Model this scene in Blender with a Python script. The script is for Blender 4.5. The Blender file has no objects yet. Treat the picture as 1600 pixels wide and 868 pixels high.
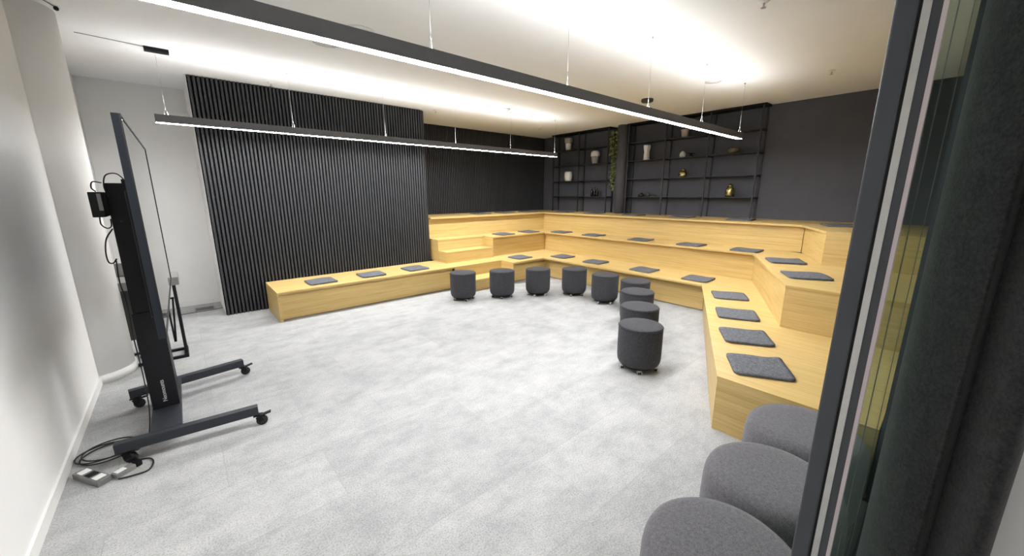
import bpy, bmesh, math, random
from mathutils import Vector, Matrix

random.seed(7)
S = bpy.context.scene
C = S.collection
PI = math.pi

# ------------------------------------------------------------------ camera, world, exposure
# room axes: x runs along the slatted wall towards the shelf wall, y runs from the glass front to the slatted wall
CAM_H, F_PX, PITCH, ROLL, YAW = 1.65, 596.1, 0.218, -0.0027, 0.8576
fw = Vector((math.cos(YAW), math.sin(YAW), 0))
rt0 = Vector((math.sin(YAW), -math.cos(YAW), 0))
up0 = Vector((0, 0, 1))
FWD = math.cos(PITCH) * fw - math.sin(PITCH) * up0
UP0 = math.sin(PITCH) * fw + math.cos(PITCH) * up0
RT = math.cos(ROLL) * rt0 + math.sin(ROLL) * UP0
UP = -math.sin(ROLL) * rt0 + math.cos(ROLL) * UP0
cam_data = bpy.data.cameras.new('camera')
cam_data.sensor_width = 36.0
cam_data.lens = 36.0 * F_PX / 1600.0
cam_data.clip_start = 0.02
cam = bpy.data.objects.new('camera', cam_data)
C.objects.link(cam)
m = Matrix((RT, UP, -FWD)).transposed().to_4x4()
m.translation = (0, 0, CAM_H)
cam.matrix_world = m
S.camera = cam

S.view_settings.view_transform = 'Standard'
S.view_settings.look = 'None'
S.view_settings.gamma = 1
S.view_settings.use_curve_mapping = False
S.view_settings.exposure = 1.30
LED_DOWN = 60.0      # strength of the light strips under the two pendant bars
LED_UP = 17.0        # strength of the strips on top of the bars, which light the ceiling
WORLD = 0.35        # daylight of the lobby behind the camera

w = bpy.data.worlds.new('world')
S.world = w
w.use_nodes = True
w.node_tree.nodes['Background'].inputs[0].default_value = (1, 0.98, 0.95, 1)
w.node_tree.nodes['Background'].inputs[1].default_value = WORLD

# ------------------------------------------------------------------ materials
def nodes(name):
    mt = bpy.data.materials.new(name)
    mt.use_nodes = True
    nt = mt.node_tree
    return mt, nt, nt.nodes['Principled BSDF']

def N(nt, typ, **kw):
    n = nt.nodes.new(typ)
    for k, v in kw.items():
        setattr(n, k, v)
    return n

def coords(nt, scale=(1, 1, 1), rot=(0, 0, 0)):
    tc = N(nt, 'ShaderNodeTexCoord')
    mp = N(nt, 'ShaderNodeMapping')
    mp.inputs['Scale'].default_value = scale
    mp.inputs['Rotation'].default_value = rot
    nt.links.new(tc.outputs['Object'], mp.inputs['Vector'])
    return mp.outputs['Vector']

def ramp(nt, fac, stops):
    r = N(nt, 'ShaderNodeValToRGB')
    el = r.color_ramp.elements
    while len(el) < len(stops):
        el.new(0.5)
    for e, (p, c) in zip(el, stops):
        e.position = p
        e.color = (*c, 1)
    nt.links.new(fac, r.inputs[0])
    return r.outputs[0]

def mix(nt, fac, a, b, mode='MIX'):
    n = N(nt, 'ShaderNodeMix', data_type='RGBA', blend_type=mode)
    for s, v in ((n.inputs[0], fac), (n.inputs[6], a), (n.inputs[7], b)):
        if hasattr(v, 'links'):
            nt.links.new(v, s)
        else:
            s.default_value = v if not isinstance(v, tuple) else (*v, 1)
    return n.outputs[2]

def noise(nt, vec, scale, detail=4, rough=0.55):
    n = N(nt, 'ShaderNodeTexNoise')
    n.inputs['Scale'].default_value = scale
    n.inputs['Detail'].default_value = detail
    n.inputs['Roughness'].default_value = rough
    nt.links.new(vec, n.inputs['Vector'])
    return n.outputs['Fac']

def bump(nt, bsdf, h, strength, dist=0.002):
    b = N(nt, 'ShaderNodeBump')
    b.inputs['Strength'].default_value = strength
    b.inputs['Distance'].default_value = dist
    nt.links.new(h, b.inputs['Height'])
    nt.links.new(b.outputs[0], bsdf.inputs['Normal'])

def plain(name, col, rough=0.5, metal=0.0, spec=0.5, var=0.06, scale=6.0):
    mt, nt, b = nodes(name)
    v = coords(nt)
    n = noise(nt, v, scale)
    lo = tuple(c * (1 - var) for c in col)
    hi = tuple(min(1, c * (1 + var)) for c in col)
    nt.links.new(ramp(nt, n, [(0.3, lo), (0.7, hi)]), b.inputs['Base Color'])
    b.inputs['Roughness'].default_value = rough
    b.inputs['Metallic'].default_value = metal
    b.inputs['Specular IOR Level'].default_value = spec
    return mt

def wood(name, axis):
    """pale oak veneer; the grain runs along the given axis (x, y or a for the slanted wing)"""
    mt, nt, b = nodes(name)
    ang = {'x': 0.0, 'y': PI / 2, 'a': -math.radians(25.0)}[axis]
    tc = N(nt, 'ShaderNodeTexCoord')
    m1 = N(nt, 'ShaderNodeMapping')
    m1.inputs['Rotation'].default_value = (0, 0, ang)
    m2 = N(nt, 'ShaderNodeMapping')
    m2.inputs['Scale'].default_value = (0.5, 22.0, 22.0)
    nt.links.new(tc.outputs['Object'], m1.inputs['Vector'])
    nt.links.new(m1.outputs[0], m2.inputs['Vector'])
    g = noise(nt, m2.outputs[0], 1.6, 6, 0.62)
    m3 = N(nt, 'ShaderNodeMapping')
    m3.inputs['Scale'].default_value = (1.6, 95.0, 95.0)
    nt.links.new(m1.outputs[0], m3.inputs['Vector'])
    f = noise(nt, m3.outputs[0], 2.0, 3, 0.6)
    base = ramp(nt, g, [(0.28, (0.50, 0.338, 0.118)), (0.48, (0.605, 0.430, 0.168)), (0.72, (0.665, 0.492, 0.215))])
    fine = ramp(nt, f, [(0.30, (0.80, 0.76, 0.68)), (0.55, (1, 1, 1))])
    nt.links.new(mix(nt, 0.8, base, fine, 'MULTIPLY'), b.inputs['Base Color'])
    b.inputs['Roughness'].default_value = 0.42
    b.inputs['Specular IOR Level'].default_value = 0.4
    bump(nt, b, f, 0.05, 0.001)
    return mt

def fabric(name, dark, light, scale=420.0, rough=0.95, sheen=0.15):
    mt, nt, b = nodes(name)
    v = coords(nt)
    n = noise(nt, v, scale, 2, 0.7)
    n2 = noise(nt, v, scale * 0.22, 3, 0.6)
    a = N(nt, 'ShaderNodeMath', operation='MULTIPLY_ADD')
    nt.links.new(n, a.inputs[0]); a.inputs[1].default_value = 0.65
    sc = N(nt, 'ShaderNodeMath', operation='MULTIPLY')
    nt.links.new(n2, sc.inputs[0]); sc.inputs[1].default_value = 0.35
    nt.links.new(sc.outputs[0], a.inputs[2])
    nt.links.new(ramp(nt, a.outputs[0], [(0.36, dark), (0.64, light)]), b.inputs['Base Color'])
    b.inputs['Roughness'].default_value = rough
    b.inputs['Specular IOR Level'].default_value = 0.15
    b.inputs['Sheen Weight'].default_value = sheen
    bump(nt, b, a.outputs[0], 0.35, 0.003)
    return mt

def emitter(name, col, strength):
    mt, nt, b = nodes(name)
    b.inputs['Base Color'].default_value = (0.9, 0.9, 0.9, 1)
    b.inputs['Emission Color'].default_value = (*col, 1)
    b.inputs['Emission Strength'].default_value = strength
    return mt

def carpet_material():
    mt, nt, b = nodes('carpet tiles')
    v = coords(nt)
    br = N(nt, 'ShaderNodeTexBrick', offset=0.5)
    br.inputs['Color1'].default_value = (0.0, 0.0, 0.0, 1)
    br.inputs['Color2'].default_value = (1, 1, 1, 1)
    br.inputs['Mortar'].default_value = (0.5, 0.5, 0.5, 1)
    br.inputs['Scale'].default_value = 1.0
    br.inputs['Brick Width'].default_value = 1.0
    br.inputs['Row Height'].default_value = 0.5
    br.inputs['Mortar Size'].default_value = 0.0022
    br.inputs['Mortar Smooth'].default_value = 0.3
    nt.links.new(v, br.inputs['Vector'])
    tone = ramp(nt, br.outputs['Color'], [(0.0, (0.94, 0.94, 0.942)), (1.0, (1.05, 1.05, 1.045))])
    mot = N(nt, 'ShaderNodeMapping')
    mot.inputs['Scale'].default_value = (1.0, 1.35, 1.0)
    nt.links.new(v, mot.inputs['Vector'])
    big = noise(nt, mot.outputs[0], 3.2, 12, 0.78)
    patch = ramp(nt, big, [(0.38, (0.335, 0.340, 0.340)), (0.50, (0.395, 0.397, 0.395)), (0.62, (0.450, 0.450, 0.445))])
    fine = noise(nt, v, 120.0, 4, 0.8)
    speck = ramp(nt, fine, [(0.36, (0.60, 0.60, 0.60)), (0.50, (1.0, 1.0, 1.0)), (0.62, (1.16, 1.16, 1.16))])
    c = mix(nt, 1.0, patch, tone, 'MULTIPLY')
    c = mix(nt, 0.9, c, speck, 'MULTIPLY')
    c = mix(nt, br.outputs['Fac'], c, (0.33, 0.33, 0.33))
    nt.links.new(c, b.inputs['Base Color'])
    b.inputs['Roughness'].default_value = 0.97
    b.inputs['Specular IOR Level'].default_value = 0.1
    bump(nt, b, fine, 0.5, 0.004)
    return mt

def glass_material(name, tint=(0.72, 0.80, 0.76), refl=0.16):
    mt = bpy.data.materials.new(name)
    mt.use_nodes = True
    nt = mt.node_tree
    nt.nodes.clear()
    out = N(nt, 'ShaderNodeOutputMaterial')
    tr = N(nt, 'ShaderNodeBsdfTransparent')
    tr.inputs[0].default_value = (*tint, 1)
    gl = N(nt, 'ShaderNodeBsdfGlossy')
    gl.inputs['Roughness'].default_value = 0.03
    gl.inputs['Color'].default_value = (0.9, 0.95, 0.92, 1)
    mx = N(nt, 'ShaderNodeMixShader')
    mx.inputs[0].default_value = refl
    nt.links.new(tr.outputs[0], mx.inputs[1])
    nt.links.new(gl.outputs[0], mx.inputs[2])
    nt.links.new(mx.outputs[0], out.inputs[0])
    return mt

M = {}
M['wall'] = plain('white wall paint', (0.79, 0.78, 0.765), 0.7, spec=0.2, var=0.015, scale=3)
M['ceiling'] = plain('white ceiling paint', (0.90, 0.90, 0.895), 0.8, spec=0.1, var=0.01, scale=2)
M['trim'] = plain('white skirting paint', (0.78, 0.77, 0.75), 0.45, spec=0.4, var=0.01)
M['darkwall'] = plain('charcoal wall paint', (0.088, 0.089, 0.104), 0.65, spec=0.25, var=0.05, scale=4)
M['slat'] = plain('black slat lacquer', (0.038, 0.039, 0.043), 0.42, spec=0.45, var=0.08, scale=30)
M['felt_back'] = plain('black felt backing', (0.006, 0.006, 0.007), 0.95, spec=0.05, var=0.2, scale=90)
M['carpet'] = carpet_material()
M['wood_x'] = wood('oak veneer along x', 'x')
M['wood_y'] = wood('oak veneer along y', 'y')
M['wood_a'] = wood('oak veneer slanted', 'a')
M['pouf'] = fabric('charcoal pouf fabric', (0.024, 0.024, 0.028), (0.070, 0.069, 0.076), 300, sheen=0.08)
M['bigpouf'] = fabric('grey pouf fabric', (0.075, 0.073, 0.080), (0.175, 0.168, 0.180), 330)
M['pad'] = fabric('grey wool felt', (0.050, 0.053, 0.061), (0.205, 0.212, 0.235), 190, sheen=0.0)
M['curtain'] = fabric('charcoal curtain felt', (0.018, 0.018, 0.019), (0.045, 0.044, 0.045), 160)
M['black'] = plain('black powder coat', (0.008, 0.008, 0.010), 0.5, spec=0.22, var=0.1, scale=40)
M['shelf'] = plain('dark grey shelf steel', (0.030, 0.030, 0.034), 0.45, spec=0.45, var=0.06, scale=20)
M['bar'] = plain('anthracite aluminium', (0.13, 0.128, 0.133), 0.5, spec=0.4, var=0.05, scale=25)
M['trolley'] = plain('blue black powder coat', (0.022, 0.025, 0.032), 0.42, spec=0.4, var=0.06, scale=30)
M['bezel'] = plain('slate bezel', (0.008, 0.012, 0.018), 0.4, spec=0.35, var=0.05)
M['chrome'] = plain('brushed steel', (0.62, 0.62, 0.62), 0.3, metal=1.0, var=0.05, scale=60)
M['alu'] = plain('satin aluminium', (0.60, 0.60, 0.58), 0.38, metal=0.7, var=0.05, scale=40)
M['rubber'] = plain('black rubber', (0.010, 0.010, 0.010), 0.6, var=0.1)
M['frame'] = plain('anthracite door metal', (0.060, 0.066, 0.078), 0.42, spec=0.5, var=0.05, scale=10)
M['gasket'] = plain('pale seal with painted pink reflection', (0.60, 0.52, 0.53), 0.5, var=0.05)  # pink cast is a reflection painted into the pale seal colour
M['steel'] = plain('dull grey steel', (0.20, 0.20, 0.195), 0.45, metal=0.3, var=0.15, scale=50)
M['greytop'] = plain('grey laminate', (0.22, 0.215, 0.21), 0.5, var=0.05)
M['greypanel'] = plain('dark grey laminate', (0.055, 0.053, 0.050), 0.55, var=0.06)
M['white'] = plain('white plastic', (0.80, 0.80, 0.79), 0.4, var=0.01)
M['ivory'] = plain('matt white ceramic', (0.78, 0.77, 0.75), 0.45, var=0.02, scale=12)
M['stone'] = plain('grey speckled stoneware', (0.36, 0.35, 0.34), 0.6, var=0.35, scale=40)
M['pinkclay'] = plain('pale pink clay', (0.46, 0.37, 0.345), 0.7, var=0.1, scale=25)
M['bronze'] = plain('brown glazed stoneware', (0.13, 0.105, 0.075), 0.35, spec=0.6, var=0.3, scale=30)
M['brass'] = plain('dark brass', (0.40, 0.32, 0.14), 0.22, metal=0.9, var=0.2, scale=20)
M['blackgloss'] = plain('black glazed ceramic', (0.012, 0.012, 0.013), 0.2, spec=0.6, var=0.1)
M['leaf'] = plain('vine leaf', (0.24, 0.28, 0.10), 0.5, spec=0.4, var=0.5, scale=28)
M['stem'] = plain('vine stem', (0.10, 0.11, 0.04), 0.7, var=0.2, scale=30)
M['led_down'] = emitter('light strip below', (0.985, 0.99, 1.0), LED_DOWN)
M['led_up'] = emitter('light strip above', (0.985, 0.99, 1.0), LED_UP)
M['glass'] = glass_material('door glass')
M['text'] = plain('light grey lettering', (0.55, 0.55, 0.55), 0.5, var=0.01)
M['speaker'] = plain('speaker mesh', (0.60, 0.60, 0.59), 0.7, var=0.15, scale=200)
mt, nt, b = nodes('glossy display glass')
b.inputs['Base Color'].default_value = (0.012, 0.012, 0.014, 1)
b.inputs['Roughness'].default_value = 0.03
b.inputs['Specular IOR Level'].default_value = 1.0
b.inputs['Coat Weight'].default_value = 1.0
b.inputs['Coat Roughness'].default_value = 0.02
M['screen'] = mt

# ------------------------------------------------------------------ helpers
def bm_new():
    return bmesh.new()

def add_box(bm, x0, x1, y0, y1, z0, z1, mi=0):
    vs = [bm.verts.new((x, y, z)) for z in (z0, z1) for x, y in ((x0, y0), (x1, y0), (x1, y1), (x0, y1))]
    fs = [(0, 3, 2, 1), (4, 5, 6, 7), (0, 1, 5, 4), (1, 2, 6, 5), (2, 3, 7, 6), (3, 0, 4, 7)]
    for f in fs:
        bm.faces.new([vs[i] for i in f]).material_index = mi
    return bm

def add_prism(bm, poly, z0, z1, mi=0):
    area = sum(poly[i][0] * poly[(i + 1) % len(poly)][1] - poly[(i + 1) % len(poly)][0] * poly[i][1] for i in range(len(poly)))
    if area < 0:
        poly = poly[::-1]
    lo = [bm.verts.new((x, y, z0)) for x, y in poly]
    hi = [bm.verts.new((x, y, z1)) for x, y in poly]
    n = len(poly)
    bm.faces.new(lo[::-1]).material_index = mi
    bm.faces.new(hi).material_index = mi
    for i in range(n):
        j = (i + 1) % n
        bm.faces.new((lo[i], lo[j], hi[j], hi[i])).material_index = mi
    return bm

def add_beam(bm, a, b, wdt, hgt, mi=0, upv=(0, 0, 1)):
    """a rectangular bar from a to b: wdt sideways, hgt along upv"""
    a, b = Vector(a), Vector(b)
    d = (b - a).normalized()
    u = Vector(upv)
    s = d.cross(u).normalized()
    u = s.cross(d).normalized()
    vs = []
    for p in (a, b):
        for i, j in ((-1, -1), (1, -1), (1, 1), (-1, 1)):
            vs.append(bm.verts.new(p + s * (i * wdt / 2) + u * (j * hgt / 2)))
    for f in ((3, 2, 1, 0), (4, 5, 6, 7), (0, 1, 5, 4), (1, 2, 6, 5), (2, 3, 7, 6), (3, 0, 4, 7)):
        bm.faces.new([vs[i] for i in f]).material_index = mi
    return bm

def smooth_path(pts, k=6):
    """Catmull-Rom through the points"""
    P = [Vector(p) for p in pts]
    if len(P) < 3:
        return P
    P = [P[0] * 2 - P[1]] + P + [P[-1] * 2 - P[-2]]
    out = []
    for i in range(1, len(P) - 2):
        p0, p1, p2, p3 = P[i - 1:i + 3]
        for s in range(k):
            t = s / k
            out.append(0.5 * ((2 * p1) + (p2 - p0) * t + (2 * p0 - 5 * p1 + 4 * p2 - p3) * t * t + (3 * p1 - p0 - 3 * p2 + p3) * t ** 3))
    out.append(P[-2])
    return out

def add_tube(bm, pts, r, seg=8, smooth=0, mi=0, r1=None):
    P = smooth_path(pts, smooth) if smooth else [Vector(p) for p in pts]
    n = len(P)
    ref = Vector((0, 0, 1))
    rings = []
    prev = None
    for i, p in enumerate(P):
        t = (P[min(i + 1, n - 1)] - P[max(i - 1, 0)]).normalized()
        if prev is None:
            a = ref if abs(t.dot(ref)) < 0.9 else Vector((1, 0, 0))
            u = t.cross(a).normalized()
        else:
            u = (prev - t * prev.dot(t)).normalized()
        prev = u
        v = t.cross(u)
        rr = r if r1 is None else r + (r1 - r) * i / max(1, n - 1)
        rings.append([bm.verts.new(p + (u * math.cos(2 * PI * k / seg) + v * math.sin(2 * PI * k / seg)) * rr) for k in range(seg)])
    for a, b2 in zip(rings, rings[1:]):
        for k in range(seg):
            f = bm.faces.new((a[k], a[(k + 1) % seg], b2[(k + 1) % seg], b2[k]))
            f.smooth = True
            f.material_index = mi
    bm.faces.new(rings[0][::-1]).material_index = mi
    bm.faces.new(rings[-1]).material_index = mi
    return bm

def add_lathe(bm, prof, seg=32, c=(0, 0, 0), mi=0, axis='z', wob=None):
    """prof: (radius, height) from bottom to top"""
    cx, cy, cz = c
    rings = []
    def pt(r, h, a):
        if wob:
            r *= wob(a, h)
        x, y, z = r * math.cos(a), r * math.sin(a), h
        if axis == 'y':
            x, y, z = x, z, y
        elif axis == 'x':
            x, y, z = z, x, y
        return bm.verts.new((cx + x, cy + y, cz + z))
    for r, h in prof:
        if r < 1e-6:
            rings.append([pt(0, h, 0)])
        else:
            rings.append([pt(r, h, 2 * PI * k / seg) for k in range(seg)])
    for a, b2 in zip(rings, rings[1:]):
        for k in range(seg):
            k1 = (k + 1) % seg
            if len(a) == 1 and len(b2) == 1:
                continue
            if len(a) == 1:
                vs = (a[0], b2[k1], b2[k])
            elif len(b2) == 1:
                vs = (a[k], a[k1], b2[0])
            else:
                vs = (a[k], a[k1], b2[k1], b2[k])
            f = bm.faces.new(vs)
            f.smooth = True
            f.material_index = mi
    if len(rings[0]) > 1:
        bm.faces.new(rings[0][::-1]).material_index = mi
    if len(rings[-1]) > 1:
        bm.faces.new(rings[-1]).material_index = mi
    return bm

def root_origin(p):
    o = Vector((0, 0, 0))
    while p is not None:
        o += p.location
        p = p.parent
    return o

def obj(name, bm, mat, parent=None, world=True, bevel=0.0, label=None):
    """links the bmesh as one mesh object; with world=True its points are room coordinates, moved into the parent's frame"""
    if parent is not None and world:
        bmesh.ops.translate(bm, verts=bm.verts, vec=-root_origin(parent))
    bmesh.ops.recalc_face_normals(bm, faces=bm.faces)
    me = bpy.data.meshes.new(name)
    bm.to_mesh(me)
    bm.free()
    for mm in (mat if isinstance(mat, (list, tuple)) else [mat]):
        me.materials.append(mm)
    o = bpy.data.objects.new(name, me)
    C.objects.link(o)
    if parent is not None:
        o.parent = parent
    if bevel:
        md = o.modifiers.new('bevel', 'BEVEL')
        md.width = bevel
        md.segments = 2
        md.limit_method = 'ANGLE'
    if label:
        o['label'] = label
    return o

def tag(o, label, cat, group=None):
    o['label'] = label
    o['category'] = cat
    if group:
        o['group'] = group
    return o

def thing(name, label, cat, loc=(0, 0, 0), rotz=0.0, group=None):
    o = bpy.data.objects.new(name, None)
    o.empty_display_size = 0.1
    C.objects.link(o)
    o.location = loc
    o.rotation_euler = (0, 0, rotz)
    return tag(o, label, cat, group)

def struct(name, bm, mat, parent=None, bevel=0.0):
    o = obj(name, bm, mat, parent, bevel=bevel)
    if parent is None:
        o['kind'] = 'structure'
    return o

def dup(root, loc, rotz, label, group=None):
    r = root.copy()
    C.objects.link(r)
    r.location = loc
    r.rotation_euler = (0, 0, rotz)
    r['label'] = label
    if group:
        r['group'] = group
    for ch in list(root.children):
        c = ch.copy()
        C.objects.link(c)
        c.parent = r
        for g in ch.children:
            d = g.copy()
            C.objects.link(d)
            d.parent = c
    return r

# ------------------------------------------------------------------ room shell
ZC = 3.082                       # ceiling
XW, YW = 7.743, 7.608            # shelf wall, slatted back wall
XL = -0.735                      # left wall
XS0, XS1, YS = 0.316, 3.568, 6.447   # the slatted block
YG = 0.062                       # glass front

struct('floor', add_box(bm_new(), -1.6, 8.0, -2.6, 7.9, -0.1, 0.0), M['carpet'])
struct('ceiling', add_box(bm_new(), -1.6, 8.0, -2.6, 7.9, ZC, ZC + 0.12), M['ceiling'])
struct('wall_left', add_box(bm_new(), XL - 0.12, XL, -2.6, 7.9, 0, ZC), M['wall'])
struct('wall_back', add_box(bm_new(), XL, XS0, 7.40, 7.9, 0, ZC), M['wall'])
struct('wall_far', add_box(bm_new(), XW, XW + 0.15, -2.6, 7.9, 0, ZC), M['darkwall'])
struct('wall_slatted', add_box(bm_new(), XS1 - 0.2, XW, YW, YW + 0.15, 0, ZC), M['felt_back'])
# the projecting block that carries the slats, its outer corner rounded
blk = [(XS0, 7.9), (XS0, YS + 0.02)]
blk += [(XS1 - 0.16 + 0.14 * math.sin(t * PI / 16), YS + 0.16 - 0.14 * math.cos(t * PI / 16)) for t in range(0, 9)]
blk += [(XS1 - 0.02, 7.9)]
struct('wall_block', add_prism(bm_new(), blk, 0, ZC), M['wall'])
# engaged round column on the left wall
struct('wall_column', add_lathe(bm_new(), [(0.285, 0.0), (0.285, ZC)], 48, (-0.800, 5.032, 0)), M['wall'])

# slats: one panel on the block (turning round the corner) and one on the recessed back wall
def slat_strip(path, pitch, wdt, dep, z0, z1):
    """battens standing on a polyline (list of points), outward normal on the left of travel reversed"""
    bm = bm_new()
    seglen = [(Vector(b) - Vector(a)).length for a, b in zip(path, path[1:])]
    total = sum(seglen)
    s = pitch * 0.5
    while s < total:
        d = s
        for (a, b), L in zip(zip(path, path[1:]), seglen):
            if d <= L:
                a, b = Vector(a), Vector(b)
                t = (b - a) / L
                p = a + t * d
                n = Vector((t.y, -t.x))
                q = [p - t * wdt / 2, p + t * wdt / 2, p + t * (wdt / 2 - 0.003) + n * dep, p - t * (wdt / 2 - 0.003) + n * dep]
                add_prism(bm, [(v.x, v.y) for v in q], z0, z1)
                break
            d -= L
        s += pitch
    return bm

arc = [(XS1 - 0.16 + 0.15 * math.sin(t * PI / 16), YS + 0.16 - 0.15 * math.cos(t * PI / 16)) for t in range(0, 9)]
path = [(XS0 + 0.004, YS + 0.012)] + [(x, y) for x, y in arc] + [(XS1 - 0.01, YS + 0.6)]
sp = thing('slatted_panel', 'tall black slatted wall panel on the projecting block behind the long low bench', 'wall panel', (XS0, YS, 0))
backp = [(XS0 + 0.002, YS + 0.0215), (XS0 + 0.002, YS + 0.010)] + arc + [(XS1 - 0.01, YS + 0.6), (XS1 - 0.0195, YS + 0.6)] + [(x - 0.0, y + 0.0115) for x, y in [(XS1 - 0.16 + 0.139 * math.sin(t * PI / 16), YS + 0.16 - 0.149 * math.cos(t * PI / 16)) for t in range(8, -1, -1)]]
obj('felt_backing', add_prism(bm_new(), backp, 0.0, ZC - 0.006), M['felt_back'], sp)
obj('slats', slat_strip(path, 0.0452, 0.029, 0.026, 0.0, ZC - 0.006), M['slat'], sp)
sp2 = thing('slatted_panel', 'black slatted wall panel in the far corner recess behind the top tier', 'wall panel', (XS1, YW, 0))
obj('slats', slat_strip([(XS1 - 0.1, YW - 0.002), (XW - 0.02, YW - 0.002)], 0.0452, 0.029, 0.026, 0.0, ZC - 0.006), M['slat'], sp2)

# skirting
struct('baseboard_left', add_box(bm_new(), XL, XL + 0.014, -0.4, 4.76, 0, 0.075), M['trim'])
struct('baseboard_column', add_lathe(bm_new(), [(0.297, 0.0), (0.297, 0.075), (0.286, 0.076)], 48, (-0.800, 5.032, 0)), M['trim'])
struct('baseboard_back', add_box(bm_new(), XL, XS0, 7.386, 7.40, 0, 0.075), M['trim'])

# ------------------------------------------------------------------ glass front on the right of the camera
JX = 0.90
fr = thing('door_1', 'x', 'x', (JX, YG, 0))
del fr['category']; del fr['label']
fr['kind'] = 'structure'
obj('frame_post', add_box(bm_new(), JX, JX + 0.05, 0.0905, 0.1185, 0, ZC), M['frame'], fr, bevel=0.003)
obj('brush_channel', add_box(bm_new(), JX + 0.006, JX + 0.05, 0.0865, 0.0905, 0, ZC), M['rubber'], fr)
obj('aluminium_strip', add_box(bm_new(), JX + 0.002, JX + 0.05, 0.0765, 0.0865, 0, ZC), M['alu'], fr)
obj('inner_post', add_box(bm_new(), JX + 0.004, JX + 0.05, 0.0645, 0.0765, 0, ZC), M['frame'], fr)
obj('seal', add_box(bm_new(), JX, JX + 0.012, 0.0585, 0.0643, 0, ZC), M['gasket'], fr)
win = struct('window_1', add_box(bm_new(), JX + 0.012, 2.62, 0.0575, 0.0635, 0.02, ZC - 0.02), M['glass'])
for nm, x in (('reflection_strip', 1.20), ('reflection_strip', 1.75)):  # thin strips added to imitate vertical reflections in the glass
    obj(nm, add_box(bm_new(), x, x + 0.004, 0.0636, 0.0656, 0.02, ZC - 0.02), M['steel'], win)
struct('trim_1', add_box(bm_new(), JX + 0.05, 2.62, 0.050, 0.090, 0, 0.02), M['frame'])
struct('trim_2', add_box(bm_new(), JX + 0.05, 2.62, 0.050, 0.090, ZC - 0.02, ZC), M['frame'])
struct('wall_right', add_box(bm_new(), 2.62, XW, 0.020, 0.080, 0, ZC), M['darkwall'])
struct('wall_lobby', add_box(bm_new(), 0.72, 1.30, -1.6, -0.0915, 0, ZC), M['wall'])

# curtain hanging outside the glass, close to the camera
def curtain():
    prof = [(1.18, 0.0235), (1.145, 0.0262), (1.11, 0.0232), (1.07, 0.012), (1.03, -0.010), (1.00, -0.034), (0.985, -0.049),
            (0.985, -0.0525), (1.005, -0.060), (1.010, -0.066), (0.985, -0.080), (0.955, -0.097), (0.94, -0.112), (0.955, -0.125), (0.99, -0.132)]
    pts = smooth_path([(x, y, 0) for x, y in prof], 5)
    # keep clear of the lobby wall: the last folds stay in front of it
    bm = bm_new()
    zs = [0.012 + (ZC - 0.03) * k / 24 for k in range(25)]
    def off(i, z, side):
        p = pts[i]
        t = (pts[min(i + 1, len(pts) - 1)] - pts[max(i - 1, 0)]).normalized()
        n = Vector((-t.y, t.x, 0))
        sway = 0.004 * math.sin(z * 2.1 + i * 0.15) + 0.002 * math.sin(z * 5.3 + i * 0.3)
        return Vector((p.x + sway, p.y + sway * 0.15, z)) + n * (0.002 * side)
    grid = {}
    for side in (-1, 1):
        for j, z in enumerate(zs):
            for i in range(len(pts)):
                grid[side, j, i] = bm.verts.new(off(i, z, side))
    n = len(pts)
    def q(a, b, c, d):
        f = bm.faces.new([grid[k] for k in (a, b, c, d)])
        f.smooth = True
    for j in range(len(zs) - 1):
        for i in range(n - 1):
            q((1, j, i), (1, j, i + 1), (1, j + 1, i + 1), (1, j + 1, i))
            q((-1, j, i + 1), (-1, j, i), (-1, j + 1, i), (-1, j + 1, i + 1))
        q((1, j, 0), (1, j + 1, 0), (-1, j + 1, 0), (-1, j, 0))
        q((1, j, n - 1), (-1, j, n - 1), (-1, j + 1, n - 1), (1, j + 1, n - 1))
    for i in range(n - 1):
        q((1, 0, i), (-1, 0, i), (-1, 0, i + 1), (1, 0, i + 1))
        q((1, len(zs) - 1, i), (1, len(zs) - 1, i + 1), (-1, len(zs) - 1, i + 1), (-1, len(zs) - 1, i))
    return bm
# the lobby wall starts behind the curtain's last fold
bpy.data.objects['wall_lobby'].location = (0.30, -0.02, 0)
cu = obj('curtain', curtain(), M['curtain'])
tag(cu, 'dark charcoal curtain hanging in folds beside the glass at the right edge', 'curtain')

# ------------------------------------------------------------------ tiers
Z1, Z2, Z3 = 0.404, 0.809, 1.205
LIP = 0.028
YE = 0.088                       # tiers end just inside the glass front

def seg_top(bm, poly, z):
    add_prism(bm, poly, z - LIP, z)

def tier(name, label, base, tops, panels, zbot, ztop):
    t = thing(name, label, 'bench', base)
    for grain, polys in tops:
        bm = bm_new()
        for p in polys:
            seg_top(bm, p, ztop)
        obj('seat_top', bm, M['wood_' + grain], t, bevel=0.002)
    for nm, grain, poly, z0, z1 in panels:
        obj(nm, add_prism(bm_new(), poly, z0, z1), M['wood_' + grain], t)
    return t

def strip(a, b, th, side=1):
    """thin upright board with its visible face along a-b; it thickens to the left of a->b when side is 1"""
    a, b = Vector(a), Vector(b)
    d = (b - a).normalized()
    n = Vector((-d.y, d.x)) * th * side
    return [tuple(a), tuple(b), tuple(b + n), tuple(a + n)]

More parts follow.
